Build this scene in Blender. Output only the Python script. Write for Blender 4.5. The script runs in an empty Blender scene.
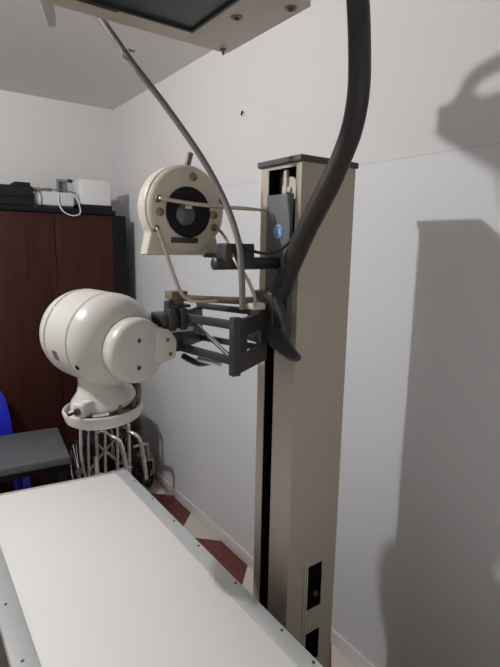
import bpy, bmesh, math, random
from mathutils import Vector as V, Matrix
random.seed(4)
sc = bpy.context.scene
C = sc.collection
PI = math.pi

# ------------------------------------------------------------------ camera
f = 488.0; pitch = math.radians(10.2); roll = math.radians(1.0); yaw = math.radians(35.6); H = 1.66
F = V((math.sin(yaw)*math.cos(pitch), math.cos(yaw)*math.cos(pitch), -math.sin(pitch)))
R0 = V((math.cos(yaw), -math.sin(yaw), 0)); U0 = R0.cross(F)
R = R0*math.cos(roll)+U0*math.sin(roll); U = -R0*math.sin(roll)+U0*math.cos(roll)
cam = bpy.data.objects.new('camera', bpy.data.cameras.new('camera')); C.objects.link(cam)
cam.matrix_world = Matrix(((R.x, U.x, -F.x, 0), (R.y, U.y, -F.y, 0), (R.z, U.z, -F.z, H), (0, 0, 0, 1)))
cam.data.sensor_fit = 'VERTICAL'; cam.data.sensor_height = 36; cam.data.lens = 36*f/667; cam.data.clip_start = .02
sc.camera = cam

# ------------------------------------------------------------------ materials
def mat(name, col, rough=.5, metal=0, spec=.5, var=0, scale=8, bump=0, bscale=60, coat=0):
    m = bpy.data.materials.new(name); m.use_nodes = True
    nt = m.node_tree; b = nt.nodes['Principled BSDF']
    b.inputs['Base Color'].default_value = (*col, 1); b.inputs['Roughness'].default_value = rough
    b.inputs['Metallic'].default_value = metal; b.inputs['Specular IOR Level'].default_value = spec
    b.inputs['Coat Weight'].default_value = coat
    tc = nt.nodes.new('ShaderNodeTexCoord')
    n = nt.nodes.new('ShaderNodeTexNoise'); n.inputs['Scale'].default_value = scale; n.inputs['Detail'].default_value = 5
    nt.links.new(tc.outputs['Object'], n.inputs['Vector'])
    mx = nt.nodes.new('ShaderNodeMix'); mx.data_type = 'RGBA'
    v = var if var else .03
    mx.inputs[6].default_value = (*[c*(1-v) for c in col], 1); mx.inputs[7].default_value = (*[min(1, c*(1+v)) for c in col], 1)
    nt.links.new(n.outputs['Fac'], mx.inputs[0]); nt.links.new(mx.outputs[2], b.inputs['Base Color'])
    if bump:
        n2 = nt.nodes.new('ShaderNodeTexNoise'); n2.inputs['Scale'].default_value = bscale; n2.inputs['Detail'].default_value = 3
        nt.links.new(tc.outputs['Object'], n2.inputs['Vector'])
        bp = nt.nodes.new('ShaderNodeBump'); bp.inputs['Strength'].default_value = bump; bp.inputs['Distance'].default_value = .01
        nt.links.new(n2.outputs['Fac'], bp.inputs['Height']); nt.links.new(bp.outputs['Normal'], b.inputs['Normal'])
    return m

M = dict(
    ceiling=mat('ceiling_paint', (.78, .77, .755), .9, bump=.05, bscale=15),
    enamel=mat('ivory_enamel', (.60, .56, .49), .28, var=.04, scale=5),
    head=mat('white_enamel', (.60, .58, .545), .25, var=.03, scale=5),
    housing=mat('housing_enamel', (.60, .55, .46), .35, var=.04, scale=7),
    column=mat('column_enamel', (.44, .395, .325), .42, var=.05, scale=4),
    black=mat('black_paint', (.032, .032, .032), .42, var=.3, scale=10),
    dark=mat('dark_recess', (.004, .004, .004), .9, spec=.05),  # near-black: painted shade inside slot and openings, also nail and plug
    tube=mat('black_tube_paint', (.022, .020, .018), .45, var=.3, scale=12),
    cap=mat('cap_grey', (.06, .058, .06), .6, var=.1),
    slate=mat('slate_panel', (.095, .105, .115), .55, var=.06),
    alu=mat('aluminium_trim', (.56, .575, .58), .45, metal=.35, var=.04, scale=20),
    table=mat('white_laminate', (.80, .795, .785), .4, var=.01, scale=2),
    chrome=mat('chrome', (.75, .75, .74), .18, metal=1),
    brass=mat('brass', (.30, .22, .12), .4, metal=.8),
    rod=mat('nickel_rod', (.50, .43, .34), .35, metal=.6),
    wood=None,
    blackwood=mat('black_wood', (.006, .006, .007), .6, spec=.2),
    steel=mat('painted_steel', (.20, .23, .24), .5, var=.1),
    white=mat('white_plastic', (.66, .66, .66), .45),
    grey=mat('grey_plastic', (.55, .55, .55), .45),
    cable=mat('grey_cable', (.16, .15, .14), .5),
    bcable=mat('black_cable', (.02, .02, .02), .5),
    glass=mat('smoked_glass', (.025, .028, .03), .12),
    film=mat('fluorescent_screen', (.045, .05, .052), .35),
    blue=mat('blue_plastic', (.01, .02, .55), .4),
    bench=mat('grey_vinyl', (.105, .107, .115), .45, var=.2, scale=6, bump=.1, bscale=30),
    rubber=mat('black_rubber', (.010, .010, .012), .7, spec=.25),
    tyre=mat('beige_tyre', (.32, .27, .21), .7),
    hub=mat('light_hub', (.42, .42, .40), .5),
    fabric=mat('dark_upholstery', (.02, .02, .03), .7),
    badge=mat('badge_blue', (.10, .30, .62), .4),
    badgew=mat('badge_white', (.75, .8, .85), .4),
    plate=mat('rating_plate', (.10, .105, .09), .4),
    brown=mat('brown_label', (.055, .035, .025), .4),
    rust=mat('ochre_metal', (.17, .125, .075), .5, var=.3, scale=40),
    lens=mat('lens', (.10, .10, .11), .1),
    frameg=mat('shaded_frame_paint', (.05, .056, .052), .5),  # green-grey with the shade on the table's side mixed into the colour
    lampw=mat('lamp_white', (.8, .8, .8), .5),
)

def wood_mat():
    m = bpy.data.materials.new('mahogany_veneer'); m.use_nodes = True; nt = m.node_tree; b = nt.nodes['Principled BSDF']
    tc = nt.nodes.new('ShaderNodeTexCoord'); mp = nt.nodes.new('ShaderNodeMapping'); mp.inputs['Scale'].default_value = (14, 14, 1.2)
    n = nt.nodes.new('ShaderNodeTexNoise'); n.inputs['Scale'].default_value = 3; n.inputs['Detail'].default_value = 6
    r = nt.nodes.new('ShaderNodeValToRGB')
    r.color_ramp.elements[0].color = (.026, .0062, .0048, 1); r.color_ramp.elements[0].position = .3
    r.color_ramp.elements[1].color = (.046, .012, .009, 1); r.color_ramp.elements[1].position = .7
    for a, c in ((tc.outputs['Object'], mp.inputs['Vector']), (mp.outputs['Vector'], n.inputs['Vector']), (n.outputs['Fac'], r.inputs['Fac']), (r.outputs['Color'], b.inputs['Base Color'])): nt.links.new(a, c)
    b.inputs['Roughness'].default_value = .5; b.inputs['Specular IOR Level'].default_value = .2
    return m
M['wood'] = wood_mat()

def wall_mat(split):
    """matt paint above, slightly bluer satin paint below the line at height `split`, thin grey line between"""
    m = bpy.data.materials.new('wall_paint'); m.use_nodes = True; nt = m.node_tree; b = nt.nodes['Principled BSDF']
    g = nt.nodes.new('ShaderNodeNewGeometry'); s = nt.nodes.new('ShaderNodeSeparateXYZ'); nt.links.new(g.outputs['Position'], s.inputs[0])
    r = nt.nodes.new('ShaderNodeMapRange'); r.inputs['From Min'].default_value = split-.012; r.inputs['From Max'].default_value = split+.012
    nt.links.new(s.outputs['Z'], r.inputs['Value'])
    ramp = nt.nodes.new('ShaderNodeValToRGB'); cr = ramp.color_ramp
    cr.elements[0].position = 0; cr.elements[0].color = (.66, .668, .685, 1)
    cr.elements[1].position = 1; cr.elements[1].color = (.665, .655, .655, 1)
    for p, c in ((.38, (.66, .668, .685, 1)), (.45, (.57, .58, .60, 1)), (.55, (.55, .56, .58, 1)), (.62, (.665, .655, .655, 1))):
        e = cr.elements.new(p); e.color = c
    nt.links.new(r.outputs['Result'], ramp.inputs['Fac'])
    n = nt.nodes.new('ShaderNodeTexNoise'); n.inputs['Scale'].default_value = 3; n.inputs['Detail'].default_value = 6
    nt.links.new(g.outputs['Position'], n.inputs['Vector'])
    mr = nt.nodes.new('ShaderNodeMapRange'); mr.inputs['To Min'].default_value = .97; mr.inputs['To Max'].default_value = 1.03
    nt.links.new(n.outputs['Fac'], mr.inputs['Value'])
    vm = nt.nodes.new('ShaderNodeVectorMath'); vm.operation = 'SCALE'
    nt.links.new(ramp.outputs['Color'], vm.inputs[0]); nt.links.new(mr.outputs['Result'], vm.inputs['Scale'])
    nt.links.new(vm.outputs[0], b.inputs['Base Color'])
    rr = nt.nodes.new('ShaderNodeMapRange'); rr.inputs['From Min'].default_value = split-.01; rr.inputs['From Max'].default_value = split+.01
    rr.inputs['To Min'].default_value = .5; rr.inputs['To Max'].default_value = .9
    nt.links.new(s.outputs['Z'], rr.inputs['Value']); nt.links.new(rr.outputs['Result'], b.inputs['Roughness'])
    b.inputs['Specular IOR Level'].default_value = .25
    n2 = nt.nodes.new('ShaderNodeTexNoise'); n2.inputs['Scale'].default_value = 25; nt.links.new(g.outputs['Position'], n2.inputs['Vector'])
    bp = nt.nodes.new('ShaderNodeBump'); bp.inputs['Strength'].default_value = .08; bp.inputs['Distance'].default_value = .01
    nt.links.new(n2.outputs['Fac'], bp.inputs['Height']); nt.links.new(bp.outputs['Normal'], b.inputs['Normal'])
    return m
M['wall'] = wall_mat(1.948)

def floor_mat():
    m = bpy.data.materials.new('diagonal_tiles'); m.use_nodes = True; nt = m.node_tree; b = nt.nodes['Principled BSDF']
    g = nt.nodes.new('ShaderNodeNewGeometry')
    mp = nt.nodes.new('ShaderNodeMapping'); mp.vector_type = 'TEXTURE'
    mp.inputs['Location'].default_value = (1.177, 1.70, 0); mp.inputs['Rotation'].default_value = (0, 0, PI/4)
    s = .62/math.sqrt(2); mp.inputs['Scale'].default_value = (s, s, 1)
    ck = nt.nodes.new('ShaderNodeTexChecker'); ck.inputs['Scale'].default_value = 1
    ck.inputs['Color1'].default_value = (.66, .59, .51, 1); ck.inputs['Color2'].default_value = (.13, .034, .022, 1)
    # brown marbling
    n = nt.nodes.new('ShaderNodeTexNoise'); n.inputs['Scale'].default_value = 9; n.inputs['Detail'].default_value = 6
    mx = nt.nodes.new('ShaderNodeMix'); mx.data_type = 'RGBA'; mx.blend_type = 'MULTIPLY'; mx.inputs[0].default_value = .35
    nt.links.new(g.outputs['Position'], mp.inputs['Vector'])
    add = nt.nodes.new('ShaderNodeVectorMath'); add.operation = 'ADD'; add.inputs[1].default_value = (0, 0, .5)
    nt.links.new(mp.outputs['Vector'], add.inputs[0]); nt.links.new(add.outputs[0], ck.inputs['Vector'])
    nt.links.new(g.outputs['Position'], n.inputs['Vector'])
    nt.links.new(ck.outputs['Color'], mx.inputs[6]); nt.links.new(n.outputs['Color'], mx.inputs[7])
    mx2 = nt.nodes.new('ShaderNodeMix'); mx2.data_type = 'RGBA'; mx2.inputs[0].default_value = .2
    nt.links.new(ck.outputs['Color'], mx2.inputs[6]); nt.links.new(mx.outputs[2], mx2.inputs[7])
    nt.links.new(mx2.outputs[2], b.inputs['Base Color']); b.inputs['Roughness'].default_value = .35
    return m
M['floor'] = floor_mat()

# ------------------------------------------------------------------ mesh helpers
class MB:
    def __init__(s): s.b = bmesh.new()
    def box(s, x0, x1, y0, y1, z0, z1, bev=0, mtx=None):
        t = bmesh.new()
        bmesh.ops.create_cube(t, size=1)
        for v in t.verts: v.co = V(((x0+x1)/2+v.co.x*(x1-x0), (y0+y1)/2+v.co.y*(y1-y0), (z0+z1)/2+v.co.z*(z1-z0)))
        if bev: bmesh.ops.bevel(t, geom=t.edges[:], offset=bev, segments=3, profile=.5, affect='EDGES')
        return s._add(t, mtx)
    def _add(s, t, mtx=None):
        if mtx: bmesh.ops.transform(t, matrix=mtx, verts=t.verts)
        me = bpy.data.meshes.new('t'); t.to_mesh(me); t.free(); s.b.from_mesh(me); bpy.data.meshes.remove(me); return s
    def lathe(s, prof, o, d, n=48, flat_top=True):
        """profile [(t, r)] about axis d through o"""
        d = V(d).normalized(); a = d.orthogonal().normalized(); c = d.cross(a); t = bmesh.new(); rings = []
        for (h, r) in prof:
            p = V(o)+d*h
            if r < 1e-6: rings.append([t.verts.new(p)])
            else: rings.append([t.verts.new(p+(a*math.cos(2*PI*k/n)+c*math.sin(2*PI*k/n))*r) for k in range(n)])
        for A, B in zip(rings, rings[1:]):
            for k in range(n):
                q = (k+1) % n
                if len(A) == 1 and len(B) > 1: t.faces.new((A[0], B[q], B[k]))
                elif len(B) == 1 and len(A) > 1: t.faces.new((A[k], A[q], B[0]))
                elif len(A) > 1: t.faces.new((A[k], A[q], B[q], B[k]))
        if len(rings[0]) > 1: t.faces.new(rings[0][::-1])
        if len(rings[-1]) > 1: t.faces.new(rings[-1])
        bmesh.ops.recalc_face_normals(t, faces=t.faces[:])
        return s._add(t)
    def cyl(s, a, b, r, n=32, r2=None, bev=0):
        a = V(a); b = V(b); L = (b-a).length; r2 = r if r2 is None else r2
        if bev: pr = [(0, r-bev), (bev, r), (L-bev, r2), (L, r2-bev)]
        else: pr = [(0, r), (L, r2)]
        return s.lathe(pr, a, b-a, n)
    def tube(s, pts, r, n=14, sub=8, smooth=True, caps=True, closed=False):
        P = [V(p) for p in pts]; radii = r if isinstance(r, (list, tuple)) else [r]*len(P)
        if smooth and len(P) > 2:
            Q = []; RR = []; N = len(P); rng = range(N if closed else N-1)
            for i in rng:
                g = (lambda k: P[k % N]) if closed else (lambda k: P[max(0, min(N-1, k))])
                p0, p1, p2, p3 = g(i-1), g(i), g(i+1), g(i+2)
                for j in range(sub):
                    u = j/sub
                    Q.append(.5*((2*p1)+(p2-p0)*u+(2*p0-5*p1+4*p2-p3)*u*u+(3*p1-p0-3*p2+p3)*u**3))
                    RR.append(radii[i]*(1-u)+radii[(i+1) % N]*u)
            if not closed: Q.append(P[-1]); RR.append(radii[-1])
            P, radii = Q, RR
        t = bmesh.new(); rings = []; N = len(P); a = None
        for i, p in enumerate(P):
            if closed: d = (P[(i+1) % N]-P[i-1]).normalized()
            else: d = (P[min(N-1, i+1)]-P[max(0, i-1)]).normalized()
            a = d.orthogonal().normalized() if a is None else (a-d*a.dot(d)).normalized()
            c = d.cross(a)
            rings.append([t.verts.new(p+(a*math.cos(2*PI*k/n)+c*math.sin(2*PI*k/n))*radii[i]) for k in range(n)])
        prs = list(zip(rings, rings[1:]))+([(rings[-1], rings[0])] if closed else [])
        for A, B in prs:
            for k in range(n): t.faces.new((A[k], A[(k+1) % n], B[(k+1) % n], B[k]))
        if caps and not closed: t.faces.new(rings[0][::-1]); t.faces.new(rings[-1])
        bmesh.ops.recalc_face_normals(t, faces=t.faces[:])
        return s._add(t)
    def prism(s, poly, ext, bev=0):
        """poly: list of 3D points of a planar outline; extruded by vector ext"""
        t = bmesh.new(); vs = [t.verts.new(V(p)) for p in poly]; fc = t.faces.new(vs)
        r = bmesh.ops.extrude_face_region(t, geom=[fc])
        bmesh.ops.translate(t, vec=V(ext), verts=[g for g in r['geom'] if isinstance(g, bmesh.types.BMVert)])
        bmesh.ops.recalc_face_normals(t, faces=t.faces[:])
        if bev: bmesh.ops.bevel(t, geom=t.edges[:], offset=bev, segments=2, profile=.5, affect='EDGES')
        return s._add(t)
    def frame(s, p, u, w, W, Hh, b, th, nrm):
        """rectangular open frame: corner p, axes u (length W), w (length Hh), border b, thickness th along nrm"""
        p = V(p); u = V(u).normalized(); w = V(w).normalized(); e = V(nrm).normalized()*th
        o = [p, p+u*W, p+u*W+w*Hh, p+w*Hh]; i = [p+u*b+w*b, p+u*(W-b)+w*b, p+u*(W-b)+w*(Hh-b), p+u*b+w*(Hh-b)]
        t = bmesh.new(); A = [t.verts.new(q) for q in o]; B = [t.verts.new(q) for q in i]
        A2 = [t.verts.new(q+e) for q in o]; B2 = [t.verts.new(q+e) for q in i]
        for k in range(4):
            q = (k+1) % 4
            t.faces.new((A[k], A[q], B[q], B[k])); t.faces.new((A2[k], A2[q], B2[q], B2[k]))
            t.faces.new((A[k], A[q], A2[q], A2[k])); t.faces.new((B[k], B[q], B2[q], B2[k]))
        bmesh.ops.recalc_face_normals(t, faces=t.faces[:])
        return s._add(t)
    def build(s, name, m, parent=None, smooth=True, org=None):
        me = bpy.data.meshes.new(name)
        if parent is not None: org = parent['_o'] if '_o' in parent else None
        o = V(org) if org is not None else V((0, 0, 0))
        bmesh.ops.translate(s.b, vec=-o, verts=s.b.verts)
        for e in s.b.edges:
            if len(e.link_faces) == 2 and e.calc_face_angle(0) > math.radians(35): e.smooth = False
        for fc in s.b.faces: fc.smooth = smooth
        s.b.to_mesh(me); s.b.free(); me.materials.append(M[m])
        ob = bpy.data.objects.new(name, me); C.objects.link(ob)
        if parent is None: ob.location = o
        else:
            ob.parent = parent
            if parent.type == 'MESH': pass
        ob['_o'] = tuple(o)
        return ob

def thing(name, label, cat, loc, group=None):
    o = bpy.data.objects.new(name, None); C.objects.link(o); o.empty_display_size = .05
    o.location = loc; o['_o'] = tuple(loc); o['label'] = label; o['category'] = cat
    if group: o['group'] = group
    return o
def tag(o, label, cat, group=None):
    o['label'] = label; o['category'] = cat
    if group: o['group'] = group
    return o
def struct(o): o['kind'] = 'structure'; return o

D = 1.364; YB = 3.662; ZC = 2.613
# ------------------------------------------------------------------ room
struct(MB().box(-2.6, D, -1.6, YB, -.05, 0).build('floor', 'floor'))
struct(MB().box(-2.6, D+.12, -1.6, YB+.12, ZC, ZC+.08).build('ceiling', 'ceiling'))
struct(MB().box(D, D+.12, -1.6, YB+.12, -.05, ZC).build('wall_right', 'wall'))
struct(MB().box(-2.6, D, YB, YB+.12, -.05, ZC).build('wall_back', 'wall'))
struct(MB().box(-2.72, -2.6, -1.6, YB+.12, -.05, ZC+.08).build('wall_left', 'wall'))
M['skirt'] = mat('skirting_tile', (.68, .67, .66), .3, var=.04)
struct(MB().box(D-.010, D, -1.6, YB, 0, .066, .002).build('baseboard_right', 'skirt'))
struct(MB().box(-2.6, D-.010, YB-.010, YB, 0, .066, .002).build('baseboard_back', 'skirt'))

# nail in the wall
tag(MB().cyl((D, 1.984, 2.268), (D-.012, 1.984, 2.266), .0022, 10).cyl((D-.010, 1.984, 2.272), (D-.015, 1.985, 2.252), .0038, 12).build('nail', 'dark', org=(D, 1.984, 2.262)),
    'small dark nail alone in the upper wall left of the bent black tube', 'nail')

# ------------------------------------------------------------------ examination table
TL, TR, TZ = .125, .705, .72
yn = -.35
def yend(x): return 1.866+(.705-x)*.145
t = thing('examination_table', 'long white examination table with silver metal edge strips in the foreground', 'table', (.41, .8, 0))
MB().prism([(TL+.055, yn, TZ-.028), (TR-.047, yn, TZ-.028), (TR-.047, yend(TR-.047)-.012, TZ-.028), (TL+.055, yend(TL+.055)-.012, TZ-.028)], (0, 0, .026), .002).build('table_top', 'table', t)
def strip(x0, x1, screws):
    r = MB().prism([(x0, yn, TZ-.03), (x1, yn, TZ-.03), (x1, yend(x1), TZ-.03), (x0, yend(x0), TZ-.03)], (0, 0, .031), .0015).build('edge_strip', 'alu', t)
    for y in screws:
        MB().lathe([(-.001, .0042), (.0008, .0042), (.0014, .003), (.0014, 0)], ((x0+x1)/2+(.012 if x0 > .4 else -.004), y, TZ+.001), (0, 0, 1), 14).build('screw', 'cap', r)
strip(TL, TL+.0548, [1.074, 1.289, .86, .6, 1.5, 1.75])
strip(TR-.0465, TR, [.55, .696, .811, 1.018, 1.229, 1.40, 1.577, 1.75])
MB().prism([(TL+.055, yend(TL+.055)-.012, TZ-.03), (TR-.047, yend(TR-.047)-.012, TZ-.03), (TR-.047, yend(TR-.047), TZ-.03), (TL+.055, yend(TL+.055), TZ-.03)], (0, 0, .029)).build('end_strip', 'alu', t)
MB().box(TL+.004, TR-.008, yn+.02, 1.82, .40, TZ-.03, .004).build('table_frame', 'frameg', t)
MB().box(.20, .63, .15, 1.45, .06, .62, .012).build('pedestal', 'enamel', t)
MB().box(.16, .66, .05, 1.55, 0, .06, .01).build('base_plate', 'steel', t)

# ------------------------------------------------------------------ column
xl, xr, yf, yb, zt = .879, 1.081, 1.008, 1.184, 1.896
t = thing('x_ray_column', 'tall beige upright x-ray column with grey cap and vertical black slot', 'x-ray stand', (.98, 1.1, 0))
zc = zt-.016
w = .003
# sheet-metal shell: back, far side, near side with cut-outs (real openings), face flanges
m = MB()
m.box(xr-w, xr, yf, yb, -.086, zc)                       # wall side
m.box(xl, xr-w, yb-w, yb, -.086, zc)                     # far side
hx0, hx1 = .958, 1.024
for (a, b) in ((-.086, .31), (.425, .51), (.668, zc)): m.box(hx0, hx1, yf, yf+w, a, b)
m.box(xl, hx0, yf, yf+w, -.086, zc); m.box(hx1, xr-w, yf, yf+w, -.086, zc)
# slot face: far flange, near flange
m.box(xl, xl+w, 1.150, yb-w, -.086, zc)
m.box(xl, xl+w, yf+w, 1.030, -.086, zc)
m.box(xl, xl+w, 1.030, 1.103, -.086, 1.545)
m.box(xl, xl+w, 1.030, 1.150, 1.870, zc)
m.build('column_shell', 'column', t)
MB().box(xl-.009, xr+.006, yf-.006, yb+.009, zc, zt, .002).build('cap', 'cap', t)
MB().box(xl+.052, xl+.056, yf+.01, yb-.01, -.04, zc-.005).box(xl+.0035, xl+.052, 1.1505, 1.153, -.04, zc-.005).box(xl+.0035, xl+.052, 1.098, 1.1025, -.04, 1.545).box(xl+.0035, xl+.052, 1.024, 1.0285, 1.545, zc-.005).build('slot_shade', 'dark', t)  # near-black sheets added inside the slot to paint its shade
m = MB()
m.cyl((xl+.020, 1.078, 1.815), (xl+.032, 1.078, 1.815), .034, 32); m.cyl((xl+.014, 1.078, 1.815), (xl+.04, 1.078, 1.815), .008, 16)
m.box(xl+.012, xl+.020, 1.085, 1.097, 1.805, 1.868)
m.build('pulley', 'enamel', t)
MB().box(xl+.034, xl+.05, 1.10, 1.142, 1.80, 1.87).build('pulley_bracket', 'brown', t)
# black blocks painting the shade inside the near side openings, knob on the upper
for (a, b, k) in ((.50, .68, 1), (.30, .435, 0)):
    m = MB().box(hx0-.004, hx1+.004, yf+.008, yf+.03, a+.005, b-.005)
    q = m.build('opening_shade', 'dark', t)
    if k:
        MB().cyl((.998, yf-.006, .562), (.998, yf+.008, .562), .010, 20, bev=.002).build('switch_knob', 'brown', q)
m = MB().frame((hx0-.012, yf-.004, .285), (1, 0, 0), (0, 0, 1), .014, .405, .004, .004, (0, 1, 0))
m.build('switch_plate_lip', 'housing', t)
MB().cyl((.963, yf-.005, .487), (.963, yf, .487), .003, 12).build('screw', 'brass', t)
MB().box(.80, 1.16, .93, 1.27, -.0873, -.045, .006).build('foot_plate', 'steel', t)

# ------------------------------------------------------------------ carriage and bent arm
t = thing('column_carriage', 'slate grey sliding carriage on the column face with round blue badge', 'x-ray stand carriage', (xl, 1.09, 1.38))
MB().box(xl-.014, xl-.0015, 1.033, 1.138, 1.41, 1.800, .002).build('face_panel', 'slate', t)
q = MB().cyl((xl-.0146, 1.081, 1.700), (xl-.0158, 1.081, 1.700), .019, 40).build('badge', 'badge', t)
# small white monogram on the badge
bx = xl-.0162
def blt(y0, z0, y1, z1, r=.0013): return ((bx, y0, z0), (bx, y1, z1), r)
m = MB()
for a in (blt(1.085, 1.694, 1.085, 1.709), blt(1.085, 1.709, 1.085, 1.694), blt(1.085, 1.694, 1.085, 1.709),
          blt(1.072, 1.692, 1.072, 1.707), blt(1.072, 1.707, 1.072, 1.707), blt(1.072, 1.707, 1.070, 1.700), blt(1.070, 1.700, 1.072, 1.699), blt(1.073, 1.699, 1.069, 1.692)):
    m.cyl(a[0], a[1], a[2], 8)
m.build('badge_monogram', 'badgew', q)
MB().tube([(bx+.0006, 1.081+.0175*math.cos(k*PI/12), 1.700+.0175*math.sin(k*PI/12)) for k in range(24)], .0009, 8, 2, closed=True).build('badge_ring', 'badgew', q)
m = MB().box(.822, xl-.0145, 1.045, 1.140, 1.40, 1.535, .006)
m.box(.80, .83, 1.075, 1.135, 1.39, 1.50, .006)
m.build('slide_block', 'black', t)
# tapered locking lever
MB().tube([(.836, 1.10, 1.445), (.834, 1.03, 1.405), (.830, .965, 1.376), (.829, .938, 1.374)], [.032, .027, .017, .009], 20, 6).build('lock_lever', 'black', t)
MB().prism([(.826, 1.135, 1.525), (.826, 1.045, 1.545), (.826, .99, 1.44), (.826, 1.0, 1.39), (.826, 1.12, 1.40)], (.022, 0, 0), .005).build('gusset', 'black', t)

t = thing('bent_support_arm', 'thick bent black tube rising from the column to the overhead tray', 'support arm', (.85, 1.08, 1.47))
pts = [(0.851, 1.096, 1.455), (0.85, 1.062, 1.515), (0.85, 1.019, 1.588), (0.85, 0.957, 1.69), (0.85, 0.915, 1.749), (0.8485, 0.8765, 1.7998), (0.8443, 0.8384, 1.8507), (0.8369, 0.7995, 1.9111), (0.8272, 0.7757, 1.9763), (0.8176, 0.7676, 2.0448), (0.81, 0.7738, 2.1556), (0.8081, 0.7929, 2.2223), (0.8053, 0.8339, 2.2814), (0.8024, 0.9149, 2.3138), (0.8005, 1.0388, 2.3204), (0.7986, 1.1436, 2.3147), (0.7967, 1.2027, 2.2947), (0.7967, 1.2151, 2.2585)]  # upper points pulled toward the camera along their sight lines, values baked
MB().tube(pts, [0.027, 0.027, 0.027, 0.027, 0.027, 0.027, 0.0243, 0.0241, 0.0238, 0.0236, 0.0233, 0.0172, 0.0172, 0.0172, 0.0172, 0.0172, 0.0172, 0.0172], 24, 6).build('arm_tube', 'tube', t)
# horizontal stub carrying the round housing
q = MB().lathe([(0, 0), (.001, .012), (.004, .0165), (.30, .0165)], (.655, 1.085, 1.613), (1, 0, 0), 28).build('cross_bar', 'black', t)
MB().box(.680, .772, 1.062, 1.108, 1.60, 1.665, .005).build('bar_clamp', 'black', t)
MB().cyl((0.7967, 1.2122, 2.2567), (0.7967, 1.2122, 2.2647), .030, 28).build('mounting_flange', 'black', t)

# ------------------------------------------------------------------ overhead tray
bx0, bx1, by0, by1, bz0, bz1 = -.12, .852, .965, 1.335, 2.222, 2.286
t = thing('overhead_screen_tray', 'flat beige overhead tray with dark glass underside hanging from the bent tube', 'screen', (.42, 1.14, bz0))
px0, px1, py0, py1 = -.05, .70, .99, 1.268
m = MB()
m.box(px1, bx1, by0, by1, bz0, bz1, .0015); m.box(bx0, px0, by0, by1, bz0, bz1, .0015)
m.box(px0, px1, by0, py0, bz0, bz1); m.box(px0, px1, py1, by1, bz0, bz1)
m.box(px0, px1, py0, py1, bz1-.003, bz1-.0005)
m.build('tray_body', 'housing', t)
MB().box(px0, px1, py0, py1, bz0+.006, bz0+.010).build('dark_glass', 'film', t)
MB().frame((px0, py0, bz0-.001), (1, 0, 0), (0, 1, 0), px1-px0, py1-py0, .007, .006, (0, 0, 1)).build('glass_bead', 'black', t)
for (x, y, r) in ((.743, 1.118, .012), (.819, .999, .012)):
    q = MB().lathe([(0, r*1.25), (.002, r*1.25), (.003, r), (.0031, 0)], (x, y, bz0), (0, 0, -1), 28).build('screw_cup', 'brass', t)
    MB().lathe([(0, r*.62), (.0055, r*.55), (.006, 0)], (x, y, bz0), (0, 0, -1), 20).build('screw_head', 'cap', q)
q = MB().lathe([(0, .010), (.003, .010), (.004, .004), (.014, .004), (.015, 0)], (.826, 1.312, bz0), (0, 0, -1), 20).build('corner_pin', 'brass', t)
MB().prism([(.36, py1-.004, bz0-.0012), (.50, py1-.004, bz0-.0012), (.49, py1+.010, bz0-.0012), (.38, py1+.008, bz0-.0012)], (0, 0, .001)).build('bead_patch', 'black', t)

tag(MB().prism([(.322, 1.318, 2.224), (.352, 1.318, 2.224), (.355, 1.312, 2.19), (.352, 1.30, 2.162), (.334, 1.30, 2.158), (.328, 1.312, 2.19)], (.001, .004, 0)).build('hanging_strap', 'white', org=(.34, 1.318, 2.224)),
    'short white strap end hanging from the underside of the overhead tray', 'strap')

# ------------------------------------------------------------------ long grey cable
cp = [(0.2859, 1.2961, 2.3271), (0.3431, 1.3151, 2.3128), (0.4289, 1.3151, 2.2509), (0.5099, 1.2413, 2.1069), (0.5846, 1.2039, 2.0067), (0.6568, 1.1532, 1.8877), (0.6962, 1.1076, 1.7876), (0.7101, 1.0572, 1.6859), (0.706, 1.03, 1.611), (0.7, 1.012, 1.5)]  # upper cable points scaled about the camera beforehand, result written as coordinates
t = thing('hanging_cable', 'thick grey cable sagging from overhead tray down to the black frame', 'cable', (.7, 1.012, 1.50))
MB().tube(cp, .0082, 14, 10).build('cable_sheath', 'cable', t)
q = MB()
q.tube([(0.4991+.0105*math.cos(a*PI/4), 1.2462+.006*math.cos(a*PI/4), 2.1199+.0105*math.sin(a*PI/4)) for a in range(8)], .0022, 8, 3, closed=True)
q.box(0.4991+.007, 0.4991+.022, 1.2462-.008, 1.2462-.003, 2.1199+.006, 2.1199+.011)
q.build('cable_tie', 'rod', t)
tag(MB().tube([(.715, 1.045, 1.664), (.75, 1.05, 1.648), (.80, 1.045, 1.640), (.835, 1.035, 1.650), (.855, 1.02, 1.672), (.866, 1.004, 1.690)], .0042, 10, 8).build('thin_cable', 'bcable', org=(.715, 1.045, 1.668)),
    'thin black cable looping below the blue badge to the bent tube', 'cable')
# clip where the thin cable joins the tube
# ------------------------------------------------------------------ round collimator housing
hc = V((.668, 1.235, 1.756))
t = thing('round_lamp_housing', 'beige round housing with black ringed lens and flat flared foot', 'collimator', (hc.x, hc.y, 1.63))
RH = .1235
def outline(r, foot, zb, y):
    P = []
    a0 = math.radians(-32)
    for k in range(41):
        a = a0+(PI-2*a0)*k/40
        P.append((hc.x+r*math.cos(a), y, hc.z+r*math.sin(a)))
    P.append((hc.x-foot, y, zb)); P.append((hc.x+foot, y, zb))
    return P
MB().prism(outline(RH-.003, .118, 1.630, hc.y+.012), (0, .052, 0), .008).build('housing_body', 'housing', t)
MB().lathe([(0, .06), (.0, RH-.010), (-.014, RH-.006), (-.022, RH-.011), (-.026, RH-.02), (-.0265, .0)], (hc.x, hc.y+.013, hc.z), (0, 1, 0), 64).build('face_disc', 'housing', t)
yF = hc.y-.0137
q = MB().lathe([(0, .066), (.004, .068), (.007, .064), (.006, .045), (.004, .0)], (hc.x-.004, yF, hc.z-.009), (0, -1, 0), 56).build('lens_ring', 'rubber', t)
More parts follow.
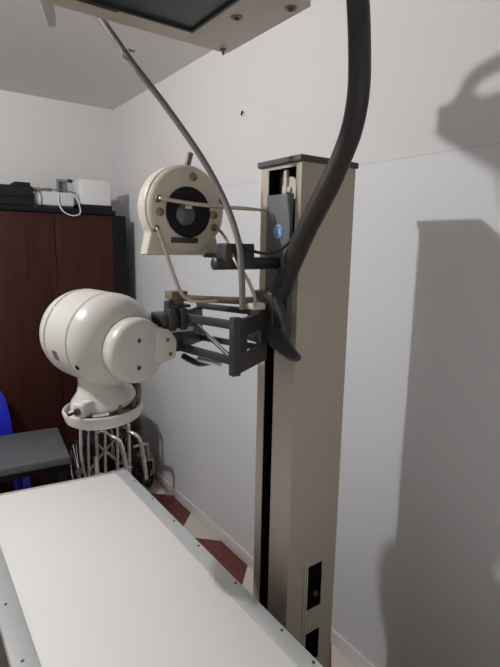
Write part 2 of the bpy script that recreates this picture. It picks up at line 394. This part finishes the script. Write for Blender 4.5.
MB().lathe([(0, .030), (.003, .028), (.006, .020), (.008, 0)], (hc.x-.014, yF-.0045, hc.z-.016), (0, -1, 0), 40).build('lens', 'lens', q)
MB().box(hc.x-.018, hc.x+.002, yF-.0125, yF-.0105, hc.z+.000, hc.z+.009).build('lens_tag', 'white', q)
MB().box(hc.x-.056, hc.x+.026, yF-.002, yF+.001, hc.z-.092, hc.z-.077, .0005).build('name_plate', 'brown', t)
for (dx, dz) in ((.012, .086), (-.088, -.012), (.078, -.012)):
    MB().lathe([(0, .011), (.004, .011), (.006, .007), (.006, 0)], (hc.x+dx, yF, hc.z+dz), (0, -1, 0), 18).build('face_screw', 'brass', t)
MB().cyl((hc.x+.018, hc.y+.04, hc.z+.104), (hc.x+.034, hc.y+.04, hc.z+.158), .0085, 18, bev=.001).build('top_peg', 'rust', t)
# guide rods, part of the housing
def rod(pts, r, base):
    q = MB().tube(pts, r, 12, 8).build('guide_rod', 'rod', t)
    p = V(base); MB().lathe([(0, .010), (.006, .010), (.009, .008), (.009, 0)], p, (0, -1, 0), 18).build('rod_socket', 'rust', q)
rod([(.575, yF+.003, 1.778), (.577, yF-.010, 1.778), (.585, yF-.022, 1.775), (.66, yF-.045, 1.766), (.74, yF-.07, 1.762), (.80, yF-.09, 1.760), (.845, yF-.105, 1.757), (.858, yF-.109, 1.756)], [.0055, .0055, .0055, .0055, .0055, .005, .003, .0015], (.575, yF, 1.778))
rod([(.567, yF+.003, 1.700), (.567, yF-.010, 1.699), (.570, yF-.015, 1.690), (.585, yF-.03, 1.63), (.60, yF-.045, 1.57), (.615, yF-.06, 1.527), (.642, yF-.075, 1.511), (.70, yF-.10, 1.512), (.757, yF-.12, 1.514)], .0050, (.567, yF, 1.700))
rod([(.748, yF+.003, 1.709), (.748, yF-.010, 1.709), (.745, yF-.03, 1.703), (.725, 1.12, 1.675), (.706, 1.045, 1.618), (.734, 1.03, 1.573), (.752, 1.025, 1.530), (.757, 1.03, 1.505)], .0045, (.748, yF, 1.709))
MB().tube([(.752, hc.y+.01, 1.80), (.772, hc.y-.01, 1.785), (.784, hc.y-.02, 1.775)], .008, 12, 4).build('side_peg', 'rust', t)
# support lug joining housing to cross bar
MB().box(.735, .772, 1.10, 1.262, 1.624, 1.636, .002).build('support_lug', 'black', t)

# ------------------------------------------------------------------ black linkage frame
t = thing('linkage_frame', 'open black metal linkage frame between the column and the white tube head', 'bracket', (.74, 1.04, 1.35))
A = V((.667, .996, 1.344)); B = V((.820, 1.084, 1.344)); Cc = V((.622, 1.248, 1.344))
up = V((0, 0, 1))
def plate(P, Q, h0, h1, b, th, inner=None):
    d = (Q-P); L = d.length; d.normalize(); n = d.cross(up)
    return (P+up*h0, d, up, L, h1-h0, b, th, n)
a = plate(A, B, -.002, .135, .044, .014)
MB().frame(*a).build('front_plate', 'black', t)
d2 = (Cc-A).normalized(); n2 = d2.cross(up)
def bar(P, Q, h, hw, tw, name='link_bar', m_='black'):
    P = V(P); Q = V(Q); d = (Q-P).normalized(); n = d.cross(up).normalized()*tw/2
    pl = [P-n-up*hw/2, P+n-up*hw/2, P+n+up*hw/2, P-n+up*hw/2]
    MB().prism(pl, Q-P, .002).build(name, m_, t)
for z0, z1, hw in ((1.464, 1.462, .022), (1.372, 1.378, .022)): bar((A.x, A.y, z0), (Cc.x-.008, Cc.y, z1), 0, hw, .012)
for z0, hw in ((1.475, .018), (1.375, .018)): bar((.815, 1.088, z0), (.745, 1.325, z0), 0, hw, .012)
bar((Cc.x-.01, Cc.y, 1.410), (.752, 1.315, 1.418), 0, .110, .014, 'rear_plate')
q = MB().box(.655, .679, .984, 1.006, 1.335, 1.485, .003).build('corner_post', 'black', t)
MB().cyl((.700, 1.035, 1.357), (.660, 1.225, 1.455), .006, 12).build('tension_spring', 'chrome', t)
MB().cyl((.645, 1.14, 1.352), (.665, 1.06, 1.352), .007, 12).build('tie_rod', 'chrome', t)
MB().tube([(.640, 1.22, 1.345), (.655, 1.16, 1.335), (.668, 1.12, 1.345)], .009, 12, 4).build('grip', 'black', t)
# cream top bar + end block
MB().box(Cc.x-.006, Cc.x+.018, Cc.y-.028, Cc.y-.004, 1.367, 1.474, .003).build('corner_post', 'black', t)
q = MB().tube([(.605, 1.225, 1.516), (.66, 1.16, 1.515), (.74, 1.09, 1.513), (.800, 1.085, 1.512)], [.009, .009, .010, .010], 14, 5).build('top_rod', 'rust', t)
MB().box(.758, .800, 1.045, 1.085, 1.490, 1.508, .005).build('cream_block', 'enamel', t)
# clamp next to tube head
MB().box(.590, .640, 1.190, 1.232, 1.512, 1.534, .003).box(.600, .632, 1.198, 1.228, 1.474, 1.514, .003).build('clamp_block', 'rust', t)
MB().box(.590, .645, 1.184, 1.236, 1.490, 1.498, .001).box(.583, .600, 1.195, 1.225, 1.472, 1.508, .002).build('clamp_washer', 'black', t)
m = MB(); m.box(.560, .640, 1.185, 1.262, 1.437, 1.474, .004); m.box(.575, .595, 1.17, 1.19, 1.43, 1.49, .003); m.box(.608, .628, 1.17, 1.19, 1.43, 1.49, .003)
m.build('clamp_jaw', 'black', t)
m = MB(); m.box(.575, .632, 1.20, 1.265, 1.365, 1.424, .004)
m.build('clamp_body', 'black', t)
MB().box(.560, .650, 1.178, 1.20, 1.425, 1.436, .002).build('clamp_shim', 'alu', t)

# ------------------------------------------------------------------ tube head
hd = V((.25, -.97, -.03)).normalized(); ho = V((.455, 1.32, 1.398))
t = thing('x_ray_tube_head', 'large white barrel shaped x-ray tube head with two ring grooves', 'x-ray tube', (ho.x, ho.y, 1.15))
prof = [(-.200, 0), (-.198, .040), (-.190, .076), (-.176, .101), (-.155, .117), (-.132, .125), (-.112, .128), (-.110, .1255), (-.104, .1255), (-.102, .1285),
        (-.06, .1295), (-.01, .1295), (.003, .129), (.005, .1255), (.011, .1255), (.013, .130), (.030, .129), (.045, .126), (.060, .120), (.072, .112), (.084, .102), (.092, .090), (.098, .082)]
MB().lathe(prof, ho, hd, 72).build('barrel', 'head', t)
side = hd.cross(up)  # to the right of the axis when looking along it
fo = ho + V((.004, 0, -.012))
q = MB().lathe([(.095, .084), (.104, .0875), (.128, .0875), (.140, .085), (.147, .079), (.150, .070), (.1515, 0)], fo, hd, 64).build('end_cap', 'head', t)
ax = hd.cross(up).normalized()
for (u, v) in ((-.010, .032), (-.012, -.040)):
    pp = fo+hd*.151+ax*(-u)*1+up*v
    MB().lathe([(0, .006), (.0012, .006), (.0016, 0)], pp, hd, 14).build('screw_hole', 'cap', q)
rgt = V((-hd.y, hd.x, 0))  # toward +x
for tt in (-.107, .008):
    MB().tube([ho+hd*tt+(rgt*math.cos(k*PI/24)+up*math.sin(k*PI/24))*.1262 for k in range(48)], .0030, 8, 1, smooth=False, closed=True).build('ring_band', 'hub', t)
# rating plate and plug on the visible flank
def flank(tt, ang, r): return ho+hd*tt+(rgt*math.cos(ang)+up*math.sin(ang))*r
def patch(t0, t1, a0, a1, r, name, m_):
    bm = MB(); tb = bmesh.new(); n = 5
    g = [[tb.verts.new(flank(t0+(t1-t0)*i/2, a0+(a1-a0)*j/n, r)) for j in range(n+1)] for i in range(3)]
    for i in range(2):
        for j in range(n): tb.faces.new((g[i][j], g[i+1][j], g[i+1][j+1], g[i][j+1]))
    rr = bmesh.ops.extrude_face_region(tb, geom=tb.faces[:])
    for gg in rr['geom']:
        if isinstance(gg, bmesh.types.BMVert):
            c = gg.co-ho; c = c-hd*c.dot(hd); gg.co += c.normalized()*.0012
    bmesh.ops.recalc_face_normals(tb, faces=tb.faces[:])
    bm._add(tb); return bm.build(name, m_, t)
patch(-.070, -.048, math.radians(192), math.radians(204), .1292, 'rating_plate', 'plate')
MB().lathe([(0, .007), (.002, .007), (.003, 0)], flank(.034, math.radians(206), .1275), flank(.034, math.radians(206), 1)-(ho+hd*.034), 14).build('plug', 'dark', t)
MB().lathe([(0, .005), (.003, .004), (.004, 0)], flank(-.107, math.radians(140), .1255), flank(-.107, math.radians(140), 1)-(ho+hd*-.107), 12).build('band_screw', 'chrome', t)
# lug that fastens the head to the clamp
lg = MB(); p0 = fo+hd*.085
lg.prism([(.520, 1.185, 1.350), (.560, 1.185, 1.340), (.600, 1.185, 1.352), (.604, 1.185, 1.40), (.585, 1.185, 1.428), (.530, 1.185, 1.445), (.500, 1.185, 1.40)], (.005, .035, 0), .006)
q = lg.build('side_lug', 'head', t)
for p in ((.575, 1.185, 1.405), (.583, 1.185, 1.365)):
    MB().lathe([(0, .006), (.002, .005), (.0022, 0)], p, (0, -1, 0), 12).build('lug_screw', 'rust', q)
# neck and collimator dish underneath
pc = V((.445, 1.345, 1.20))
MB().lathe([(-.006, .090), (.004, .094), (.018, .089), (.04, .068), (.07, .056), (.125, .054)], (pc.x+.006, pc.y+.012, pc.z+.010), (-.20, -.02, 1), 48).build('neck', 'head', t)
q = MB().lathe([(-.040, .080), (-.038, .098), (-.032, .106), (-.008, .113), (-.002, .112), (0, .108), (-.004, .104), (-.014, .102), (-.014, 0)], pc, (-.05, 0, 1), 64).build('dish', 'head', t)
m = MB()
m.prism([(pc.x-.07, pc.y-.062, pc.z-.016), (pc.x+.078, pc.y-.035, pc.z-.016), (pc.x+.085, pc.y-.012, pc.z-.016), (pc.x-.06, pc.y-.03, pc.z-.016)], (0, 0, .014), .002)
m.build('diaphragm_slide', 'rust', q)
for k, (dx, dy) in enumerate(((.088, -.02), (.070, -.052), (.020, -.082))):
    MB().cyl((pc.x+dx, pc.y+dy, pc.z-.016), (pc.x+dx, pc.y+dy, pc.z+.018), .009-.002*k, 14, bev=.001).build('diaphragm_post', 'rust', q)
m = MB().box(-.024, .024, -.020, .020, -.022, .018, .006, mtx=Matrix.Translation((pc.x-.068, pc.y-.045, pc.z+.016)) @ Matrix.Rotation(.5, 4, 'Z'))
q2 = m.build('lamp_socket', 'head', t)
MB().cyl((pc.x-.092, pc.y-.060, pc.z+.012), (pc.x-.118, pc.y-.072, pc.z+.012), .004, 12).build('socket_pin', 'black', q2)
MB().cyl((pc.x-.088, pc.y-.058, pc.z+.012), (pc.x-.094, pc.y-.061, pc.z+.012), .010, 16).build('socket_collar', 'cap', q2)
MB().cyl((pc.x-.055, pc.y-.072, pc.z-.004), (pc.x-.012, pc.y-.085, pc.z+.002), .008, 16, bev=.002).build('adjusting_screw', 'chrome', t)

# ------------------------------------------------------------------ wardrobe
WY = 3.25
t = thing('wardrobe', 'dark reddish brown wooden wardrobe with black frame against the back wall', 'wardrobe', (.55, WY+.2, 0))
wx0, wx1, wz = -.40, 1.275, 1.872
m = MB(); m.box(wx1-.09, wx1, WY, YB-.015, 0, wz-.03, .002); m.box(wx0, wx0+.03, WY, YB-.015, 0, wz-.03); m.box(wx0+.03, wx1-.09, YB-.03, YB-.015, 0, wz-.03)
m.box(wx0+.03, wx1-.09, WY+.02, YB-.03, .06, .085)
m.build('carcass', 'blackwood', t)
MB().box(wx0-.01, wx1-.075, WY-.02, YB-.012, wz-.03, wz, .004).build('top_board', 'blackwood', t)
MB().box(wx0+.03, wx1-.09, WY+.01, WY+.03, 0, .06).build('plinth', 'blackwood', t)
dd = [wx1-.09, .812, .425, .03, wx0+.03]
for a, b in zip(dd[1:], dd):
    q = MB().box(a+.002, b-.002, WY-.004, WY+.016, .065, wz-.032, .002).build('wardrobe_door', 'wood', t)
    if a < .5:
        MB().cyl((b-.05, WY-.026, .95), (b-.05, WY-.026, 1.07), .005, 12).box(b-.054, b-.046, WY-.026, WY-.003, .955, .965).box(b-.054, b-.046, WY-.026, WY-.003, 1.055, 1.065).build('door_handle', 'brass', q)

# things on top of the wardrobe
T = wz
t = thing('black_case', 'long black box with raised end lying on the wardrobe top', 'case', (.55, WY+.1, T))
MB().box(.10, .700, WY+.0, WY+.22, T, T+.118, .008).build('case_body', 'rubber', t)
MB().box(.602, .692, WY+.03, WY+.19, T+.118, T+.142, .006).build('case_lid', 'rubber', t)
MB().box(.09, .706, WY-.004, WY+.226, T+.050, T+.060, .002).build('case_rim', 'blackwood', t)
t = thing('power_unit', 'flat pale grey electrical unit with coiled cable on the wardrobe top', 'electrical box', (.84, WY+.08, T))
MB().box(.742, .935, WY-.01, WY+.15, T+.012, T+.094, .006).build('unit_body', 'grey', t)
MB().box(.722, .740, WY-.006, WY+.14, T+.015, T+.090, .004).build('end_plate', 'white', t)
MB().box(.75, .93, WY+.0, WY+.14, T, T+.012).build('base_rail', 'black', t)
m = MB()
for k in range(4): m.tube([(.760+.05*math.cos(a*PI/6)+.004*k, WY+.05+.02*math.sin(a*PI/6)+.01*k, T+.099+.006*k+.004*math.sin(a+k)) for a in range(12)], .0035, 8, 3, closed=True)
m.build('cable_coil', 'cable', t)
m = MB(); m.tube([(.728, WY-.008, T+.10), (.705, WY-.02, T+.06), (.712, WY-.022, T+.02), (.735, WY-.015, T+.01), (.742, WY-.012, T+.06), (.728, WY-.010, T+.095)], .0035, 8, 8)
m.tube([(.795, WY-.014, T+.10), (.845, WY+.03, T+.112), (.93, WY+.05, T+.108), (.965, WY+.05, T+.100)], .004, 8, 6)
m.build('short_lead', 'cable', t)
MB().tube([(.842, WY-.014, T+.085), (.838, WY-.022, T+.03), (.860, WY-.028, T-.02), (.915, WY-.03, T-.045), (.962, WY-.028, T-.030), (.965, WY-.024, T+.01), (.952, WY-.012, T+.06), (.935, WY-.008, T+.08)], .004, 10, 8).build('loop_lead', 'white', t)
t = thing('white_carton', 'plain white box at the right end of the wardrobe top', 'box', (1.08, WY+.08, T))
MB().box(.978, 1.178, WY-.0, WY+.17, T+.030, T+.185, .005).build('carton_body', 'white', t)
MB().box(.965, 1.182, WY-.004, WY+.175, T+.001, T+.030, .003).build('carton_base', 'rubber', t)
t = thing('steel_bracket', 'small grey sheet metal bracket leaning beside the white box', 'bracket', (.93, WY+.17, T))
m = MB().box(.895, .964, WY+.225, WY+.23, T, T+.186, .001); m.box(.895, 1.010, WY+.215, WY+.235, T+.184, T+.200, .001); m.box(.895, .900, WY+.19, WY+.23, T, T+.19)
m.box(.895, .962, WY+.17, WY+.23, T, T+.004)
m.build('bracket_plate', 'steel', t)
MB().cyl((.965, WY+.20, T+.192), (.985, WY+.215, T+.192), .012, 14).build('bracket_knob', 'cap', t)

# ------------------------------------------------------------------ low grey table
t = thing('bench', 'low bench with worn grey top and dark legs in front of the wardrobe', 'bench', (.35, 2.6, 0))
bz = .60
BX0, BX1, BY0, BY1 = -.12, .630, 2.34, 2.79
m = MB().box(BX0, BX1, BY0, BY1, bz-.045, bz, .010); m.build('bench_top', 'bench', t)
m = MB(); m.box(BX0+.02, BX1-.015, BY0+.012, BY0+.032, bz-.075, bz-.045); m.box(BX0+.02, BX1-.015, BY1-.04, BY1-.02, bz-.075, bz-.045)
m.box(BX1-.035, BX1-.015, BY0+.032, BY1-.04, bz-.075, bz-.045); m.box(BX0+.02, BX0+.04, BY0+.032, BY1-.04, bz-.075, bz-.045)
m.build('apron', 'blackwood', t)
for x in (BX0+.04, BX1-.035):
    for y in (BY0+.035, BY1-.045): MB().box(x-.02, x+.02, y-.02, y+.02, 0, bz-.075, .002).build('leg', 'blackwood', t)
MB().box(BX0+.06, BX1-.055, BY0+.027, BY0+.043, .16, .19).build('stretcher', 'blackwood', t)

t.location = (.37, 2.695, 0); t.rotation_euler = (0, 0, -.12)
# ------------------------------------------------------------------ blue plastic chair
t = thing('plastic_chair', 'bright blue moulded plastic chair tucked behind the grey bench', 'chair', (.25, 3.0, 0))
cx = .275
m = MB(); poly = [(-.20, .44), (-.19, .60), (-.175, .72), (-.155, .775), (-.12, .80), (0, .81), (.12, .80), (.155, .775), (.175, .72), (.19, .60), (.20, .44)]
m.prism([(cx+x, 3.09+(z-.44)*.12, z) for x, z in poly], (0, .018, 0), .004); m.build('backrest', 'blue', t)
MB().box(cx-.21, cx+.205, 2.70, 3.10, .405, .435, .010).build('seat', 'blue', t)
for x in (-.185, .185):
    for y in (2.73, 3.09): MB().cyl((cx+x, y, .41), (cx+x*1.12, y+(.02 if y > 3 else -.02), 0), .022, 14, r2=.014).build('leg', 'blue', t)

# ------------------------------------------------------------------ wheelchair
t = thing('folded_wheelchair', 'narrow folded chrome wheelchair standing by the right wall beneath the tube head', 'wheelchair', (1.0, 2.9, 0))
def wheel(x, y, z, r, tr, tm, hm, name, spokes=10, turn=0):
    """wheel standing upright, its axle turned by `turn` about the vertical"""
    c = V((x, y, z)); e = V((-math.sin(turn), math.cos(turn), 0)); a_ = V((math.cos(turn), math.sin(turn), 0))
    P = lambda rr, a: c+e*rr*math.cos(a)+up*rr*math.sin(a)
    q = MB().tube([P(r, k*PI/16) for k in range(32)], tr, 12, 1, smooth=False, closed=True).build(name, tm, t)
    MB().lathe([(-.02, .014), (-.014, .022), (.014, .022), (.02, .014)], c, a_, 20).build('hub', hm, q)
    m = MB()
    for k in range(spokes): m.cyl(c, P(r-tr*.6, 2*PI*k/spokes), .0028 if spokes > 6 else .008, 8)
    m.tube([P(r-tr, k*PI/16) for k in range(32)], .005, 8, 1, smooth=False, closed=True)
    m.build('spokes', 'chrome', q)
wheel(.82, 3.0, .215, .20, .012, 'rubber', 'hub', 'rear_wheel', 14)
wheel(1.12, 3.0, .215, .20, .012, 'rubber', 'hub', 'rear_wheel', 14)
wheel(1.275, 2.95, .105, .075, .022, 'rubber', 'hub', 'caster_wheel', 5, -.55)
wheel(.85, 2.72, .20, .055, .014, 'hub', 'hub', 'caster_wheel', 5, -.6)
MB().tube([(1.29+.05*math.cos(k*PI/8), 3.045-.04*math.cos(k*PI/8), .12+.10*math.sin(k*PI/8)) for k in range(-3, 7)], .018, 10, 2).build('wheel_guard', 'tyre', t)
for (x, y0, z0) in ((1.275, 2.95, .105), (.85, 2.72, .20)):
    m = MB().cyl((x, y0, z0+.10), (x, y0+.02, z0+.21), .013, 14)
    for s_ in (-.026, .026): m.cyl((x+s_, y0+s_*-.5, z0), (x+s_, y0+s_*-.5, z0+.10), .006, 10)
    m.box(x-.03, x+.03, y0-.016, y0+.016, z0+.09, z0+.106, .003); m.build('caster_fork', 'hub', t)
MB().tube([(1.275, 2.97, .31), (1.16, 2.95, .315), (1.06, 2.80, .31)], .010, 10, 4).build('caster_arm', 'chrome', t)
for x in (.86, 1.06):
    MB().tube([(x, 3.06, .22), (x, 3.06, .60), (x, 3.06, .90), (x, 3.08, .93), (x, 3.16, .93)], .0115, 12, 6).build('push_post', 'chrome', t)
    MB().cyl((x, 3.10, .93), (x, 3.19, .93), .016, 14, bev=.003).build('hand_grip', 'rubber', t)
    MB().tube([(x, 3.06, .70), (x, 2.80, .70), (x, 2.76, .68), (x, 2.75, .62), (x, 2.75, .22)], .0115, 12, 6).build('arm_tube', 'chrome', t)
    MB().box(x-.022, x+.022, 2.80, 3.03, .712, .735, .006).build('armrest', 'fabric', t)
    MB().cyl((x, 2.76, .47), (x, 3.06, .45), .0115, 12).build('seat_rail', 'chrome', t)
    MB().cyl((x, 2.75, .27), (x, 3.06, .23), .0115, 12).build('lower_rail', 'chrome', t)
    MB().box(x-.004, x+.004, 2.79, 3.045, .48, .69, .002).build('side_panel', 'fabric', t)
MB().cyl((.865, 2.92, .25), (1.055, 2.90, .46), .010, 12).build('cross_brace', 'chrome', t)
MB().cyl((1.055, 2.96, .25), (.865, 2.97, .46), .010, 12).build('cross_brace', 'chrome', t)
MB().prism([(.86, 3.055, .47), (.91, 3.02, .46), (.96, 2.97, .45), (1.01, 3.02, .46), (1.06, 3.055, .47), (1.06, 3.055, .90), (1.01, 3.02, .89), (.96, 2.97, .885), (.91, 3.02, .89), (.86, 3.055, .90)], (0, .012, 0)).build('backrest', 'fabric', t)
m = MB(); m.prism([(.87, 2.80, .48), (.955, 2.80, .62), (.965, 2.80, .62), (1.05, 2.80, .48), (1.04, 2.80, .475), (.96, 2.80, .605), (.88, 2.80, .475)], (0, .24, 0)); m.build('folded_seat', 'fabric', t)
for x in (.80, .90, .975): MB().tube([(x, 2.72, .14), (x-.004, 2.71, .35), (x+.004, 2.72, .60), (x+.01, 2.76, .66)], .009, 12, 5).build('frame_tube', 'chrome', t)
MB().tube([(.775, 2.70, .70), (.755, 2.69, .62), (.752, 2.69, .45), (.775, 2.69, .30), (.80, 2.71, .24)], .008, 12, 6).build('brake_lever', 'hub', t)
MB().cyl((.79, 2.715, .30), (1.07, 2.745, .285), .010, 12).build('front_rail', 'chrome', t)
MB().box(.92, 1.16, 2.78, 2.84, .16, .20, .01).build('base_block', 'rubber', t)
for (x, dx) in ((.935, .0), (1.050, .02)):
    MB().tube([(x-.03, 2.78, .55), (x-.01, 2.68, .545), (x+.02, 2.64, .525), (x+.035, 2.625, .485), (x+.05, 2.62, .38), (x+.060, 2.615, .27), (x+.062, 2.615, .24)], .0125, 14, 8).build('footrest_tube', 'chrome', t)
    MB().box(x+.04, x+.09, 2.59, 2.64, .23, .243, .004).build('footplate', 'rubber', t)
    MB().cyl((x-.03, 2.76, .55), (x-.03+(-.055 if x < 1 else .02), 2.755, .55), .010, 12).build('hanger_bracket', 'chrome', t)

# ------------------------------------------------------------------ ceiling lamp (left, outside the frame)
lp = V((-.63, 1.81, 2.568))
t = thing('ceiling_lamp', 'bare round bulb on a short white ceiling holder', 'lamp', (lp.x, lp.y, ZC))
MB().cyl((lp.x, lp.y, ZC-.001), (lp.x, lp.y, ZC-.012), .045, 28, r2=.036).build('lamp_holder', 'lampw', t)
m = bpy.data.materials.new('lit_bulb'); m.use_nodes = True; b = m.node_tree.nodes['Principled BSDF']
b.inputs['Emission Color'].default_value = (1, .99, .985, 1); b.inputs['Emission Strength'].default_value = 2100; M['bulb'] = m
mb = MB(); bb = bmesh.new(); bmesh.ops.create_icosphere(bb, subdivisions=2, radius=.032, matrix=Matrix.Translation(lp)); mb._add(bb); mb.build('bulb', 'bulb', t)

wd = bpy.data.worlds.new('world'); sc.world = wd; wd.use_nodes = True
wd.node_tree.nodes['Background'].inputs[0].default_value = (1, .955, .915, 1)
wd.node_tree.nodes['Background'].inputs[1].default_value = .54

# each piece of the x-ray stand scaled about the camera (size factor, base position)
for n, k, p in (
        ('x_ray_column', 0.95, (0.931, 1.045, 0.083)),
        ('column_carriage', 0.95, (0.835, 1.0355, 1.394)),
        ('bent_support_arm', 0.95, (0.8075, 1.026, 1.4795)),
        ('overhead_screen_tray', 0.9055, (0.3803, 1.0323, 2.1689)),
        ('hanging_strap', 0.9055, (0.3079, 1.1934, 2.1707)),
        ('hanging_cable', 0.95, (0.665, 0.9614, 1.508)),
        ('thin_cable', 0.95, (0.6792, 0.9927, 1.6676)),
        ('round_lamp_housing', 0.95, (0.6289, 1.1733, 1.6315)),
        ('linkage_frame', 0.95, (0.703, 0.988, 1.3655)),
        ('x_ray_tube_head', 0.92, (0.4186, 1.2144, 1.1908)),
        ):
    bpy.data.objects[n].scale = (k, k, k); bpy.data.objects[n].location = p

for o in list(bpy.data.objects):
    if '_o' in o: del o['_o']
sc.view_settings.view_transform = 'Standard'; sc.view_settings.look = 'None'; sc.view_settings.gamma = 1
sc.view_settings.exposure = .17; sc.view_settings.use_curve_mapping = False
